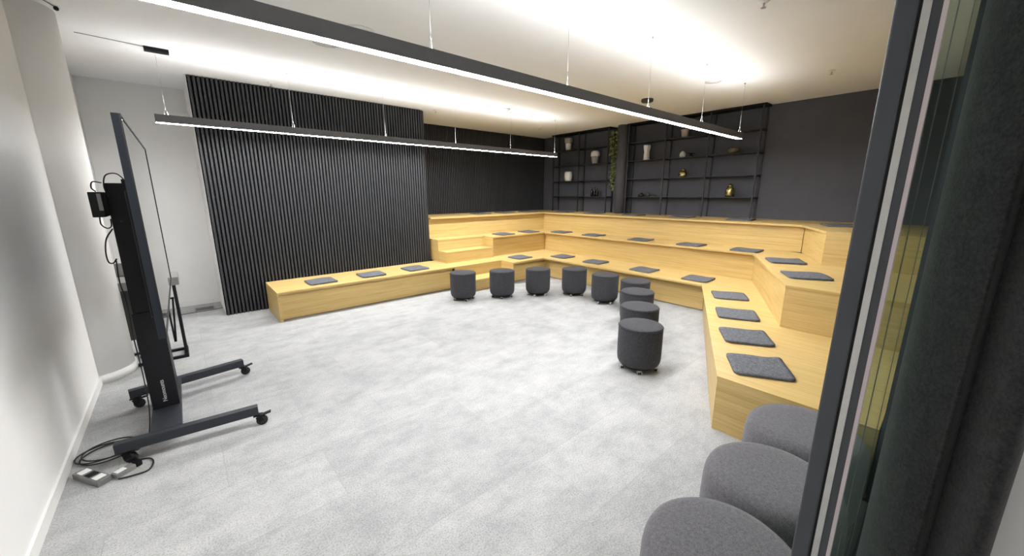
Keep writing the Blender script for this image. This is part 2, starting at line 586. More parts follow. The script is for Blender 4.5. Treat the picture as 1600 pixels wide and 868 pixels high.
# lowest tier
A0 = (0.821, 5.584); A1 = (4.560, 5.584); A2 = (4.560, 5.231); A3 = (5.3675, 5.231); A4 = (5.3675, 2.171); A5 = (2.6846, 0.9185); A6 = (2.6846, YE)
YB1 = YS - 0.030                 # back of the bench against the slats
kd = Vector((A5[0] - A4[0], A5[1] - A4[1])).normalized()       # along the slanted wing
kn = Vector((kd.y, -kd.x))                                     # towards the stage? (sign fixed below)
if kn.y < 0:
    kn = -kn
T2F, T2X = 5.957, 6.119          # fronts of the middle tier
T3F, T3X = 6.484, 6.6275         # fronts of the top tier
B3 = (T2X, T2F); B4 = (T2X, 1.8254); B5 = (4.1926, 0.946); B6 = (4.1926, YE)
D3 = (T3X, T3F); D4 = (T3X, 1.4144); D5 = (5.7189, 0.9768); D6 = (5.7189, YE)
bk = 0.10                        # how far each top runs on under the next tier's overhang
tops1 = [('x', [[A0, (A1[0], A1[1]), (A1[0], A2[1]), A3, (T2X + bk, T2F + bk), (XS1 + 0.05, T2F + bk), (XS1 + 0.05, YB1), (A0[0], YB1)]]),
         ('y', [[A3, A4, (T2X + bk, A4[1] - 0.35), (T2X + bk, T2F + bk)]]),
         ('y', [[A4, A5, A6, (5.0, YE), (T2X + bk, A4[1] - 0.35)]])]
REC = 0.085
def inset(a, b, r):
    a, b = Vector(a), Vector(b)
    d = (b - a).normalized()
    n = Vector((-d.y, d.x)) * r
    return tuple(a + n), tuple(b + n)
p1 = []
zt = Z1 - LIP
p1.append(('end_panel', 'y', [(A0[0], A0[1] + 0.004), (A0[0] + 0.036, A0[1] + 0.004), (A0[0] + 0.036, YB1), (A0[0], YB1)], 0, zt))
p1.append(('front_panel', 'x', [(A0[0] + 0.036, A0[1] + REC), (3.52, A0[1] + REC), (3.52, A0[1] + REC + 0.02), (A0[0] + 0.036, A0[1] + REC + 0.02)], 0.012, zt))
p1.append(('riser', 'x', [(3.52, A1[1] + 0.002), (A1[0], A1[1] + 0.002), (A1[0], A1[1] + 0.022), (3.52, A1[1] + 0.022)], 0, zt))
p1.append(('end_panel', 'y', [(A2[0], A2[1] + 0.004), (A2[0] + 0.03, A2[1] + 0.004), (A2[0] + 0.03, A1[1] + 0.02), (A2[0], A1[1] + 0.02)], 0, zt))
p1.append(('front_panel', 'x', [(A2[0] + 0.03, A2[1] + 0.13), (A3[0] + 0.15, A2[1] + 0.13), (A3[0] + 0.15, A2[1] + 0.15), (A2[0] + 0.03, A2[1] + 0.15)], 0.012, zt))
p1.append(('front_panel', 'y', [(A3[0] + 0.13, A3[1] + 0.13), (A4[0] + 0.13, A4[1] + 0.01), (A4[0] + 0.15, A4[1] + 0.01), (A3[0] + 0.15, A3[1] + 0.13)], 0.012, zt))
a, b_ = Vector(A4), Vector(A5)
dn = Vector((kd.y, -kd.x))
if dn.dot(Vector((1, -1))) < 0:
    dn = -dn                     # from the stage into the wing
p1.append(('front_panel', 'a', [tuple(a - kd * 0.10 + dn * 0.05), tuple(b_ + dn * 0.004), tuple(b_ + dn * 0.024), tuple(a - kd * 0.10 + dn * 0.07)], 0, zt))
p1.append(('end_panel', 'y', [(A5[0] + 0.002, A5[1] - 0.004), (A5[0] + 0.026, A5[1] - 0.004), (A6[0] + 0.026, A6[1]), (A6[0] + 0.002, A6[1])], 0, zt))
tier('tiered_bench', 'lowest oak tier, a long low bench that turns along three sides of the room', (0.82, 5.6, 0), tops1, p1, 0, Z1)

# middle tier
C0 = (3.5896, 6.2505); C1 = (4.6467, 6.2505); C2 = (4.6467, T2F)
tops2 = [('x', [[C0, C1, C2, B3, (T3X + bk, T3F + bk), (C0[0], T3F + bk)]]),
         ('y', [[B3, B4, (T3X + bk, B4[1] - 0.25), (T3X + bk, T3F + bk)]]),
         ('y', [[B4, B5, B6, (6.0, YE), (T3X + bk, B4[1] - 0.25)]])]
zt = Z2 - LIP
zb = Z1 + 0.0005
p2 = []
p2.append(('riser', 'x', [(C0[0] + 0.0, C0[1] + 0.003), (C1[0], C0[1] + 0.003), (C1[0], C0[1] + 0.023), (C0[0], C0[1] + 0.023)], zb, zt))
p2.append(('end_panel', 'y', [(C2[0], C2[1] + 0.003), (C2[0] + 0.03, C2[1] + 0.003), (C2[0] + 0.03, C1[1] + 0.02), (C2[0], C1[1] + 0.02)], zb, zt))
p2.append(('end_panel', 'y', [(C0[0], C0[1] + 0.023), (C0[0] + 0.025, C0[1] + 0.023), (C0[0] + 0.025, T3F + bk), (C0[0], T3F + bk)], zb, zt))
p2.append(('front_panel', 'x', [(C2[0] + 0.03, T2F + REC), (T2X + 0.08, T2F + REC), (T2X + 0.08, T2F + REC + 0.02), (C2[0] + 0.03, T2F + REC + 0.02)], zb, zt))
p2.append(('front_panel', 'y', [(T2X + REC, T2F + REC), (T2X + REC, B4[1] - 0.02), (T2X + REC + 0.02, B4[1] - 0.02), (T2X + REC + 0.02, T2F + REC)], zb, zt))
a, b_ = Vector(B4), Vector(B5)
d2 = (b_ - a).normalized()
dn2 = Vector((d2.y, -d2.x))
if dn2.dot(Vector((1, -1))) < 0:
    dn2 = -dn2
p2.append(('front_panel', 'a', [tuple(a - d2 * 0.10 + dn2 * 0.04), tuple(b_ + dn2 * 0.004), tuple(b_ + dn2 * 0.024), tuple(a - d2 * 0.10 + dn2 * 0.06)], zb, zt))
p2.append(('end_panel', 'y', [(B5[0] + 0.002, B5[1] - 0.004), (B5[0] + 0.026, B5[1] - 0.004), (B6[0] + 0.026, B6[1]), (B6[0] + 0.002, B6[1])], zb, zt))
tier('tiered_bench', 'middle oak tier, one step above the low bench and below the top tier', (3.59, 6.26, Z1), tops2, p2, Z1, Z2)

# top tier
tops3 = [('x', [[(C0[0], T3F), D3, (XW - 0.002, YW - 0.03), (C0[0], YW - 0.03)]]),
         ('y', [[D3, D4, (XW - 0.002, D4[1] - 0.2), (XW - 0.002, YW - 0.03)]]),
         ('y', [[D4, D5, D6, (XW - 0.002, YE), (XW - 0.002, D4[1] - 0.2)]])]
zt = Z3 - LIP
zb = Z2 + 0.0005
p3 = []
p3.append(('front_panel', 'x', [(C0[0], T3F + 0.08), (T3X + 0.10, T3F + 0.08), (T3X + 0.10, T3F + 0.10), (C0[0], T3F + 0.10)], zb, zt))
p3.append(('front_panel', 'y', [(T3X + 0.07, T3F + 0.08), (T3X + 0.07, D4[1] - 0.02), (T3X + 0.09, D4[1] - 0.02), (T3X + 0.09, T3F + 0.08)], zb, zt))
a, b_ = Vector(D4), Vector(D5)
d3 = (b_ - a).normalized()
dn3 = Vector((d3.y, -d3.x))
if dn3.dot(Vector((1, -1))) < 0:
    dn3 = -dn3
p3.append(('front_panel', 'a', [tuple(a - d3 * 0.10 + dn3 * 0.06), tuple(b_ + dn3 * 0.004), tuple(b_ + dn3 * 0.024), tuple(a - d3 * 0.10 + dn3 * 0.08)], zb, zt))
p3.append(('end_panel', 'y', [(D5[0] + 0.002, D5[1] - 0.004), (D5[0] + 0.026, D5[1] - 0.004), (D6[0] + 0.026, D6[1]), (D6[0] + 0.002, D6[1])], zb, zt))
p3.append(('end_panel', 'y', [(C0[0], T3F + 0.10), (C0[0] + 0.02, T3F + 0.10), (C0[0] + 0.02, YW - 0.03), (C0[0], YW - 0.03)], zb, zt))
tier('tiered_bench', 'top oak tier running along the black walls below the shelves', (3.59, 6.5, Z2), tops3, p3, Z2, Z3)

# the two loose steps
def step_box(label, x0, x1, y0, y1, z0, z1):
    t = thing('step_box', label, 'step', ((x0 + x1) / 2, (y0 + y1) / 2, z0), 0, 'oak steps set into the tiers')
    obj('tread', add_box(bm_new(), x0, x1, y0, y1, z1 - 0.02, z1), M['wood_x'], t, bevel=0.002)
    obj('riser', add_box(bm_new(), x0, x1, y0 + 0.002, y0 + 0.02, z0, z1 - 0.02), M['wood_x'], t)
    obj('side_panel', add_box(bm_new(), x0 + 0.001, x0 + 0.02, y0 + 0.02, y1, z0, z1 - 0.02), M['wood_y'], t)
    obj('side_panel', add_box(bm_new(), x1 - 0.02, x1 - 0.001, y0 + 0.02, y1, z0, z1 - 0.02), M['wood_y'], t)
    return t
step_box('lower oak step on the carpet, in the recess of the lowest tier behind stools', 3.53, A2[0] - 0.002, 5.250, A1[1] - 0.001, 0.0, 0.2)
step_box('upper oak step standing on the lowest tier beside the end of the slatted panel', C0[0] + 0.001, C2[0] - 0.002, T2F, C0[1] + 0.001, Z1 + 0.0005, 0.606)

# ------------------------------------------------------------------ felt seat pads
def pad_mesh(name, seed, curl):
    rnd = random.Random(seed)
    n = 14
    L = 0.186
    bm = bm_new()
    top, bot = {}, {}
    cr = 0.045
    ph = [rnd.uniform(0, 6.28) for _ in range(4)]
    for i in range(n + 1):
        for j in range(n + 1):
            x = -L + 2 * L * i / n
            y = -L + 2 * L * j / n
            ax, ay = abs(x) - (L - cr), abs(y) - (L - cr)
            if ax > 0 and ay > 0:                       # rounded corners
                r = math.hypot(ax, ay)
                k = max(ax, ay) / r if r else 1
                x = math.copysign(L - cr + ax * k, x)
                y = math.copysign(L - cr + ay * k, y)
            e = max(abs(x), abs(y)) / L
            lift = 0.0022 * (1 + math.sin(x * 17 + ph[0])) * e * e + 0.0022 * (1 + math.sin(y * 19 + ph[1])) * e * e
            if curl:
                cx, cy = L, -L
                dd = math.hypot(x - cx, y - cy)
                lift += curl * max(0, 1 - dd / 0.13) ** 2
            puff = 0.004 * (1 - e ** 4)
            bot[i, j] = bm.verts.new((x, y, lift))
            top[i, j] = bm.verts.new((x, y, 0.015 + puff + lift))
    for i in range(n):
        for j in range(n):
            f = bm.faces.new((top[i, j], top[i + 1, j], top[i + 1, j + 1], top[i, j + 1])); f.smooth = True
            f = bm.faces.new((bot[i, j + 1], bot[i + 1, j + 1], bot[i + 1, j], bot[i, j])); f.smooth = True
    for k in range(n):
        for a, b2 in (((k, 0), (k + 1, 0)), ((n, k), (n, k + 1)), ((n - k, n), (n - k - 1, n)), ((0, n - k), (0, n - k - 1))):
            bm.faces.new((bot[a], bot[b2], top[b2], top[a]))
    bmesh.ops.recalc_face_normals(bm, faces=bm.faces)
    me = bpy.data.meshes.new(name)
    bm.to_mesh(me)
    bm.free()
    me.materials.append(M['pad'])
    return me

PADS = [pad_mesh('seat_pad', 1, 0), pad_mesh('seat_pad', 2, 0.006), pad_mesh('seat_pad', 3, 0), pad_mesh('seat_pad', 4, 0.02)]
WA = math.atan2(1.2525, 2.6829)          # direction of the slanted wing
pads = [
    # lowest tier
    (1.436, 5.90, Z1, 0.02, 'felt seat pad on the long low bench, the one nearest its open end'),
    (2.168, 5.89, Z1, -0.03, 'felt seat pad in the middle of the long low bench before the slatted panel'),
    (2.916, 5.89, Z1, 0.03, 'felt seat pad on the low bench just left of the oak steps'),
    (5.025, 5.56, Z1, 0.02, 'felt seat pad on the lowest tier between the step recess and the corner'),
    (5.717, 5.05, Z1, -0.04, 'felt seat pad on the lowest tier just right of the corner'),
    (5.715, 4.241, Z1, 0.05, 'felt seat pad on the lowest tier, second to the right of the corner'),
    (5.705, 3.248, Z1, -0.03, 'felt seat pad on the lowest tier, third to the right of the corner'),
    (5.675, 2.36, Z1, 0.03, 'felt seat pad on the lowest tier just left of its bend'),
    (4.996, 1.682, Z1, WA + 0.06, 'felt seat pad on the lowest slanted wing, farthest of its row of four'),
    (4.266, 1.347, Z1, WA + 0.03, 'felt seat pad on the lowest slanted wing, second farthest of its row of four'),
    (3.626, 1.053, Z1, WA + 0.10, 'felt seat pad on the lowest slanted wing, second nearest of its row of four'),
    (3.047, 0.775, Z1, WA + 0.08, 'nearest felt seat pad, at the slanted wing end, one corner curled up'),
    # middle tier
    (5.125, 6.195, Z2, 0.03, 'felt seat pad on the middle tier right beside the upper oak step'),
    (5.860, 6.205, Z2, -0.02, 'felt seat pad on the middle tier just left of the corner'),
    (6.347, 5.66, Z2, 0.03, 'felt seat pad on the middle tier just right of the corner'),
    (6.36, 4.797, Z2, -0.05, 'felt seat pad on the middle tier, second to the right of the corner'),
    (6.345, 3.728, Z2, 0.04, 'felt seat pad on the middle tier, third to the right of the corner'),
    (6.345, 2.804, Z2, -0.02, 'felt seat pad on the middle tier, fourth to the right of the corner'),
    (6.325, 1.972, Z2, 0.03, 'felt seat pad on the middle tier just left of its bend'),
    (5.642, 1.316, Z2, WA + 0.05, 'felt seat pad on the middle slanted wing, the farther of two'),
    (4.787, 0.922, Z2, WA + 0.07, 'felt seat pad on the middle slanted wing, the nearer of two'),
    # top tier
    (5.12, 6.98, Z3, 0.0, 'thin looking felt seat pad on the top tier, leftmost before the slatted recess'),
    (5.82, 6.98, Z3, 0.02, 'felt seat pad on the top tier, second from the left, before the slatted recess'),
    (6.56, 6.97, Z3, -0.02, 'thin looking felt seat pad on the top tier, just left of the dark corner'),
    (7.10, 6.256, Z3, 0.02, 'felt seat pad on the top tier under the left bay of the left shelf'),
    (7.10, 5.362, Z3, -0.03, 'felt seat pad on the top tier under the hanging vine'),
    (7.10, 4.374, Z3, 0.02, 'felt seat pad on the top tier under the first bay right of the round column'),
    (7.10, 3.359, Z3, -0.02, 'felt seat pad on the top tier under the middle of the right shelf'),
    (7.10, 2.362, Z3, 0.03, 'felt seat pad on the top tier under the right end of the right shelf'),
    (6.80, 1.03, Z3, WA, 'felt seat pad on the top slanted wing, cut off by the door frame'),
]
for i, (x, y, z, rz, lab) in enumerate(pads):
    o = bpy.data.objects.new('seat_pad', PADS[3] if i == 11 else PADS[(i * 7) % 3])
    C.objects.link(o)
    o.location = (x, y, z + 0.0005)
    o.rotation_euler = (0, 0, rz)
    tag(o, lab, 'seat pad', 'grey felt seat pads on the tiers')

# ------------------------------------------------------------------ round stools on castors
def make_stool():
    t = thing('round_stool', 'x', 'stool')
    R, H = 0.203, 0.44
    prof = [(0.150, 0.052), (0.170, 0.055), (0.186, 0.066), (0.197, 0.090), (R - 0.001, 0.13)]
    prof += [(R, 0.13 + (H - 0.16) * k / 6) for k in range(1, 7)] + [(R - 0.001, H - 0.018)]
    obj('body', add_lathe(bm_new(), prof, 48), M['pouf'], t, world=False)
    top = [(R - 0.003, H - 0.0185), (R - 0.001, H - 0.010), (R - 0.008, H - 0.003), (R - 0.02, H), (R * 0.5, H + 0.003), (0, H + 0.004)]
    obj('cushion_top', add_lathe(bm_new(), top, 48), M['pouf'], t, world=False)
    seam = bm_new()
    add_tube(seam, [((R + 0.0005) * math.cos(a * PI / 24), (R + 0.0005) * math.sin(a * PI / 24), H - 0.0175) for a in range(49)], 0.0028, 6)
    obj('seam', seam, M['pouf'], t, world=False)
    obj('base_plate', add_lathe(bm_new(), [(0.155, 0.041), (0.165, 0.043), (0.165, 0.052), (0.150, 0.0525)], 40), M['black'], t, world=False)
    for k in range(5):
        a = 2 * PI * k / 5 + 0.35
        cx, cy = 0.158 * math.cos(a), 0.158 * math.sin(a)
        bm = bm_new()
        add_lathe(bm, [(0.012, 0.024), (0.018, 0.027), (0.019, 0.036), (0.010, 0.0405)], 14, (cx, cy, 0))
        add_box(bm, cx - 0.004, cx + 0.004, cy - 0.004, cy + 0.004, 0.010, 0.026)
        add_box(bm, cx - 0.017, cx + 0.017, cy - 0.0215, cy - 0.0165, 0.006, 0.030)
        add_box(bm, cx - 0.017, cx + 0.017, cy + 0.0165, cy + 0.0215, 0.006, 0.030)
        c = obj('castor', bm, M['chrome'], t, world=False)
        wb = bm_new()
        for s in (-1, 1):
            add_lathe(wb, [(0.004, -0.006), (0.0135, -0.005), (0.014, 0), (0.0135, 0.005), (0.004, 0.006)], 16, (cx, cy + s * 0.009, 0.0142), axis='y')
        obj('wheel', wb, M['rubber'], c, world=False)
    return t

stool0 = make_stool()
stools = [
    (3.276, 4.977, 0.3, 'leftmost round charcoal stool of the arc, standing before the low oak step'),
    (3.834, 4.680, 1.1, 'round charcoal stool second from the left in the arc, right of the step opening'),
    (4.373, 4.396, 2.0, 'round charcoal stool third from the left in the arc, below the tier corner'),
    (4.826, 3.999, 0.7, 'round charcoal stool fourth from the left, first one right of the tier corner'),
    (4.822, 3.387, 1.6, 'round charcoal stool fifth from the left, left of the overlapping column of stools'),
    (4.792, 2.853, 2.4, 'farthest and smallest looking stool in the column of four at the right'),
    (4.280, 2.509, 0.1, 'second farthest stool in the column of four at the right, partly hidden'),
    (3.711, 2.133, 1.3, 'second nearest stool in the column of four at the right, behind the fully seen one'),
    (3.167, 1.797, 0.9, 'nearest charcoal castor stool, fully in view before the slanted wing'),
]
for i, (x, y, rz, lab) in enumerate(stools):
    if i == 0:
        stool0.location = (x, y, 0)
        stool0.rotation_euler = (0, 0, rz)
        stool0['label'] = lab
        stool0['group'] = 'charcoal castor stools standing in an arc'
    else:
        dup(stool0, (x, y, 0), rz, lab, 'charcoal castor stools standing in an arc')

# large poufs by the glass
def make_large_pouf():
    t = thing('large_pouf', 'x', 'pouf')
    R, H = 0.268, 0.44
    prof = [(R - 0.03, 0.012), (R - 0.012, 0.02), (R - 0.003, 0.045), (R, 0.12), (R + 0.003, 0.24), (R, 0.345), (R - 0.006, 0.385),
            (R - 0.017, 0.412), (R - 0.036, 0.430), (R - 0.065, 0.438), (R * 0.55, H), (R * 0.25, H + 0.001), (0, H + 0.001)]
    obj('cover', add_lathe(bm_new(), prof, 64), M['bigpouf'], t, world=False)
    obj('base_ring', add_lathe(bm_new(), [(R - 0.05, 0.0), (R - 0.04, 0.0), (R - 0.04, 0.012), (R - 0.05, 0.012)], 48), M['black'], t, world=False)
    return t
lp = make_large_pouf()
for i, (x, y, lab) in enumerate([(1.283, 0.352, 'nearest large grey fabric pouf, at the bottom edge beside the door frame'),
                                 (1.826, 0.352, 'middle large grey fabric pouf of the row of three beside the door frame'),
                                 (2.369, 0.352, 'farthest large grey fabric pouf of three, against the end of the slanted wing')]):
    g = 'large grey poufs in a row by the glass'
    if i == 0:
        lp.location = (x, y, 0); lp['label'] = lab; lp['group'] = g
    else:
        dup(lp, (x, y, 0), 0.9 * i, lab, g)

# ------------------------------------------------------------------ pendant light bars
def light_bar(y0, y1, label):
    z0, z1 = 2.376, 2.456
    X0, X1 = -0.035, 6.035
    yc = (y0 + y1) / 2
    t = thing('pendant_light_bar', label, 'ceiling light', ((X0 + X1) / 2, yc, z0), 0, 'long pendant light bars')
    bm = bm_new()
    add_box(bm, X0, X1, y0, y0 + 0.004, z0, z1)
    add_box(bm, X0, X1, y1 - 0.004, y1, z0, z1)
    add_box(bm, X0, X1, y0 + 0.004, y1 - 0.004, z0 + 0.03, z0 + 0.05)
    add_box(bm, X0, X0 + 0.004, y0 + 0.004, y1 - 0.004, z0, z0 + 0.03)
    add_box(bm, X1 - 0.004, X1, y0 + 0.004, y1 - 0.004, z0, z0 + 0.03)
    obj('housing', bm, M['bar'], t)
    obj('diffuser', add_box(bm_new(), X0 + 0.004, X1 - 0.004, y0 + 0.0045, y1 - 0.0045, z0 - 0.0015, z0 + 0.006), M['led_down'], t, label='glowing white light strip underneath')
    obj('uplight', add_box(bm_new(), X0 + 0.02, X1 - 0.02, y0 + 0.012, y1 - 0.012, z0 + 0.051, z0 + 0.056), M['led_up'], t, label='glowing strip on top of the bar')
    for k in range(6):
        x = 0.06 + 1.185 * k
        c = obj('suspension_cable', add_tube(bm_new(), [(x, yc, z1 + 0.06), (x, yc, ZC - 0.012)], 0.0016, 6), M['chrome'], t)
        bm = bm_new()
        for s in (-1, 1):
            add_tube(bm, [(x, yc, z1 + 0.062), (x + s * 0.012, yc + s * 0.012, z1 + 0.035), (x + s * 0.018, yc + s * 0.026, z1 - 0.004)], 0.0028, 6)
        add_tube(bm, [(x, yc, z1 + 0.055), (x, yc, z1 + 0.11)], 0.0045, 8)
        obj('cable_gripper', bm, M['chrome'], c)
        obj('ceiling_fixing', add_lathe(bm_new(), [(0.009, ZC - 0.016), (0.009, ZC - 0.0005)], 12, (x, yc, 0)), M['chrome'], c)
    return t
lb1 = light_bar(2.112, 2.180, 'nearer pendant light bar crossing the top of the picture, with a glowing strip below')
lb2 = light_bar(5.550, 5.618, 'farther pendant light bar hanging in front of the slatted panel, with a glowing strip below')
obj('canopy', add_box(bm_new(), -0.02, 0.17, 5.52, 5.60, ZC - 0.035, ZC - 0.0005), M['black'], lb2, bevel=0.002, label='black ceiling canopy of the feed cable')
obj('feed_cable', add_tube(bm_new(), [(-0.47, 5.47, ZC - 0.006), (-0.25, 5.50, ZC - 0.006), (-0.02, 5.53, ZC - 0.008)], 0.003, 6, smooth=4), M['greytop'], lb2)

# ------------------------------------------------------------------ shelves on the far wall
SZ = [1.576, 1.948, 2.322, 2.690]
def wall_shelf(label, ys, y_lo, y_hi):
    t = thing('display_shelf', label, 'shelf', (7.61, (y_lo + y_hi) / 2, Z3))
    xf, xr = 7.49, 7.715
    for y in ys:
        obj('post', add_box(bm_new(), xf, xf + 0.022, y - 0.012, y + 0.012, Z3 + 0.0005, ZC - 0.03), M['shelf'], t)
        obj('post', add_box(bm_new(), xr, xr + 0.022, y - 0.012, y + 0.012, Z3 + 0.0005, ZC - 0.03), M['shelf'], t)
        for z in SZ:
            obj('bracket', add_box(bm_new(), xf + 0.022, xr, y - 0.009, y + 0.009, z - 0.030, z - 0.012), M['shelf'], t)
    for z in SZ:
        obj('shelf_board', add_box(bm_new(), xf + 0.002, xr + 0.02, y_lo, y_hi, z - 0.012, z), M['shelf'], t)
    obj('top_board', add_box(bm_new(), xf - 0.01, xr + 0.02, y_lo - 0.02, y_hi + 0.02, ZC - 0.03, ZC - 0.0008), M['black'], t)
    return t
wall_shelf('black steel shelf right of the round column, three bays wide', (2.36, 3.19, 4.02, 4.85), 2.335, 4.875)
wall_shelf('black steel shelf left of the hanging vine, in the dark corner', (5.37, 6.20, 7.03), 5.345, 7.055)
pc = obj('column', add_lathe(bm_new(), [(0.125, Z3 + 0.0005), (0.125, ZC - 0.0005)], 32, (7.585, 5.035, 0)), M['darkwall'])
pc['kind'] = 'structure'

# things on the shelves
def lathe_thing(name, label, cat, mat, x, y, z, prof, seg=28, wob=None, group=None):
    o = obj(name, add_lathe(bm_new(), prof, seg, wob=wob), mat)
    o.location = (x, y, z + 0.0005)
    return tag(o, label, cat, group)
X = 7.60
# grey urn with a wide collar, top left
v = thing('vase', 'grey stoneware vase with a wide collar on the highest shelf of the left unit', 'vase', (X, 6.62, SZ[3]))
obj('vase_body', add_lathe(bm_new(), [(0.052, 0.0), (0.066, 0.004), (0.072, 0.06), (0.076, 0.14), (0.078, 0.17)], 28), M['ivory'], v, world=False)
obj('collar', add_lathe(bm_new(), [(0.078, 0.1705), (0.095, 0.18), (0.102, 0.21), (0.099, 0.245), (0.104, 0.285), (0.094, 0.287), (0.088, 0.25), (0.06, 0.20), (0, 0.195)], 28, wob=lambda a, h: 1 + 0.03 * math.sin(5 * a)), M['stone'], v, world=False)
v = thing('lidded_jar', 'pale jar with a domed mushroom lid on the second highest shelf of the left unit', 'jar', (X, 5.79, SZ[2]))
obj('jar_body', add_lathe(bm_new(), [(0.050, 0.0), (0.066, 0.004), (0.074, 0.05), (0.082, 0.12), (0.085, 0.165), (0.080, 0.17)], 28), M['stone'], v, world=False)
obj('lid', add_lathe(bm_new(), [(0.098, 0.1705), (0.104, 0.19), (0.102, 0.23), (0.088, 0.27), (0.058, 0.295), (0, 0.302)], 28), M['ivory'], v, world=False)
lathe_thing('vase', 'bright white rounded vase on the middle shelf of the left unit', 'vase', M['ivory'], X, 6.60, SZ[1],
            [(0.066, 0.0), (0.080, 0.004), (0.096, 0.06), (0.104, 0.13), (0.100, 0.19), (0.086, 0.222), (0.070, 0.234), (0.058, 0.228), (0, 0.20)])
# dark slim vases on the lowest shelf of the left unit
for k, (y, h, r) in enumerate(((5.845, 0.205, 0.030), (5.765, 0.215, 0.034), (5.69, 0.185, 0.030))):
    lathe_thing('bottle', 'slim black bottle on the lowest left shelf, %s of three' % ('leftmost', 'middle', 'rightmost')[k], 'bottle', M['blackgloss'], X, y, SZ[0],
                [(r * 0.8, 0), (r, 0.006), (r, h * 0.62), (r * 0.8, h * 0.72), (r * 0.38, h * 0.80), (r * 0.36, h * 0.96), (r * 0.5, h)], 20, group='black bottles on the lowest left shelf')
# right unit
v = obj('sculpture', add_lathe(bm_new(), [(0.060, 0.0), (0.070, 0.004), (0.058, 0.05), (0.060, 0.10), (0.050, 0.16), (0.062, 0.23), (0.066, 0.28), (0.058, 0.305), (0.0, 0.308)], 24,
        wob=lambda a, h: 1 + 0.16 * math.cos(2 * a + h * 3) + 0.05 * math.cos(5 * a)), M['ivory'])
v.location = (X, 4.465, SZ[2] + 0.0005)
tag(v, 'tall white twisted sculpture vase in the left bay of the right shelf', 'sculpture')
lathe_thing('flower_pot', 'pale pink clay pot on the highest shelf of the right unit', 'pot', M['pinkclay'], X, 3.685, SZ[3],
            [(0.045, 0.0), (0.055, 0.003), (0.064, 0.06), (0.073, 0.125), (0.078, 0.13), (0.078, 0.15), (0.066, 0.15), (0.060, 0.10), (0, 0.095)])
lathe_thing('egg_ornament', 'white egg shaped ornament in the middle bay of the right shelf', 'ornament', M['ivory'], X, 3.70, SZ[2],
            [(0.030, 0.0), (0.046, 0.006), (0.056, 0.035), (0.054, 0.065), (0.042, 0.095), (0.022, 0.116), (0, 0.123)])
v = thing('ornament', 'small dark ornament with a flat top beside the white egg', 'ornament', (X, 3.535, SZ[2]))
obj('foot', add_lathe(bm_new(), [(0.050, 0.0), (0.056, 0.004), (0.052, 0.018), (0.022, 0.03), (0.020, 0.05)], 20), M['blackgloss'], v, world=False)
bm = bm_new()
for k in range(5):
    a = k * 1.2566
    add_tube(bm, [(0, 0, 0.05), (0.035 * math.cos(a), 0.035 * math.sin(a), 0.068), (0.075 * math.cos(a), 0.075 * math.sin(a), 0.074)], 0.014, 8, r1=0.006)
obj('branches', bm, M['black'], v, world=False)
def amber_jar(label, y, z, r, h):
    v = thing('brass_jar', label, 'jar', (X, y, z + 0.0005), 0, 'dark brass jars on the right shelf')
    obj('jar_body', add_lathe(bm_new(), [(r * 0.80, 0.0), (r * 0.95, 0.004), (r, h * 0.2), (r * 0.97, h * 0.5), (r * 0.8, h * 0.68), (r * 0.55, h * 0.76)], 28, wob=lambda a, q: 1 + 0.03 * math.cos(8 * a)), M['brass'], v, world=False)
    obj('lid', add_lathe(bm_new(), [(r * 0.6, h * 0.762), (r * 0.66, h * 0.80), (r * 0.56, h * 0.90), (r * 0.3, h * 0.97), (0, h)], 24), M['brass'], v, world=False)
amber_jar('squat brass jar on the second lowest shelf, middle bay of the right unit', 3.655, SZ[1], 0.082, 0.165)
amber_jar('taller brass jar on the lowest shelf, right bay of the right unit', 2.765, SZ[0], 0.075, 0.235)
v = thing('stoneware_bowl', 'brown lidded stoneware bowl below the end of the nearer light bar', 'bowl', (X, 2.775, SZ[2]))
obj('bowl', add_lathe(bm_new(), [(0.050, 0.0), (0.060, 0.004), (0.085, 0.03), (0.100, 0.052), (0.098, 0.062)], 28), M['bronze'], v, world=False)
obj('lid', add_lathe(bm_new(), [(0.100, 0.0625), (0.085, 0.08), (0.060, 0.098), (0.030, 0.106), (0.018, 0.118), (0.022, 0.132), (0.0, 0.138)], 28), M['bronze'], v, world=False)
lathe_thing('small_pot', 'small black pot on the lowest shelf by the round column, left of two', 'pot', M['blackgloss'], X, 4.53, SZ[0],
            [(0.050, 0.0), (0.066, 0.004), (0.070, 0.03), (0.060, 0.05), (0.03, 0.062), (0.012, 0.08), (0, 0.085)], group='small pots on the lowest right shelf')
lathe_thing('small_pot', 'small grey pot on the lowest shelf by the round column, right of two', 'pot', M['greypanel'], X, 4.37, SZ[0],
            [(0.034, 0.0), (0.048, 0.004), (0.054, 0.04), (0.044, 0.07), (0.028, 0.080), (0.034, 0.092), (0.026, 0.092), (0, 0.07)], group='small pots on the lowest right shelf')

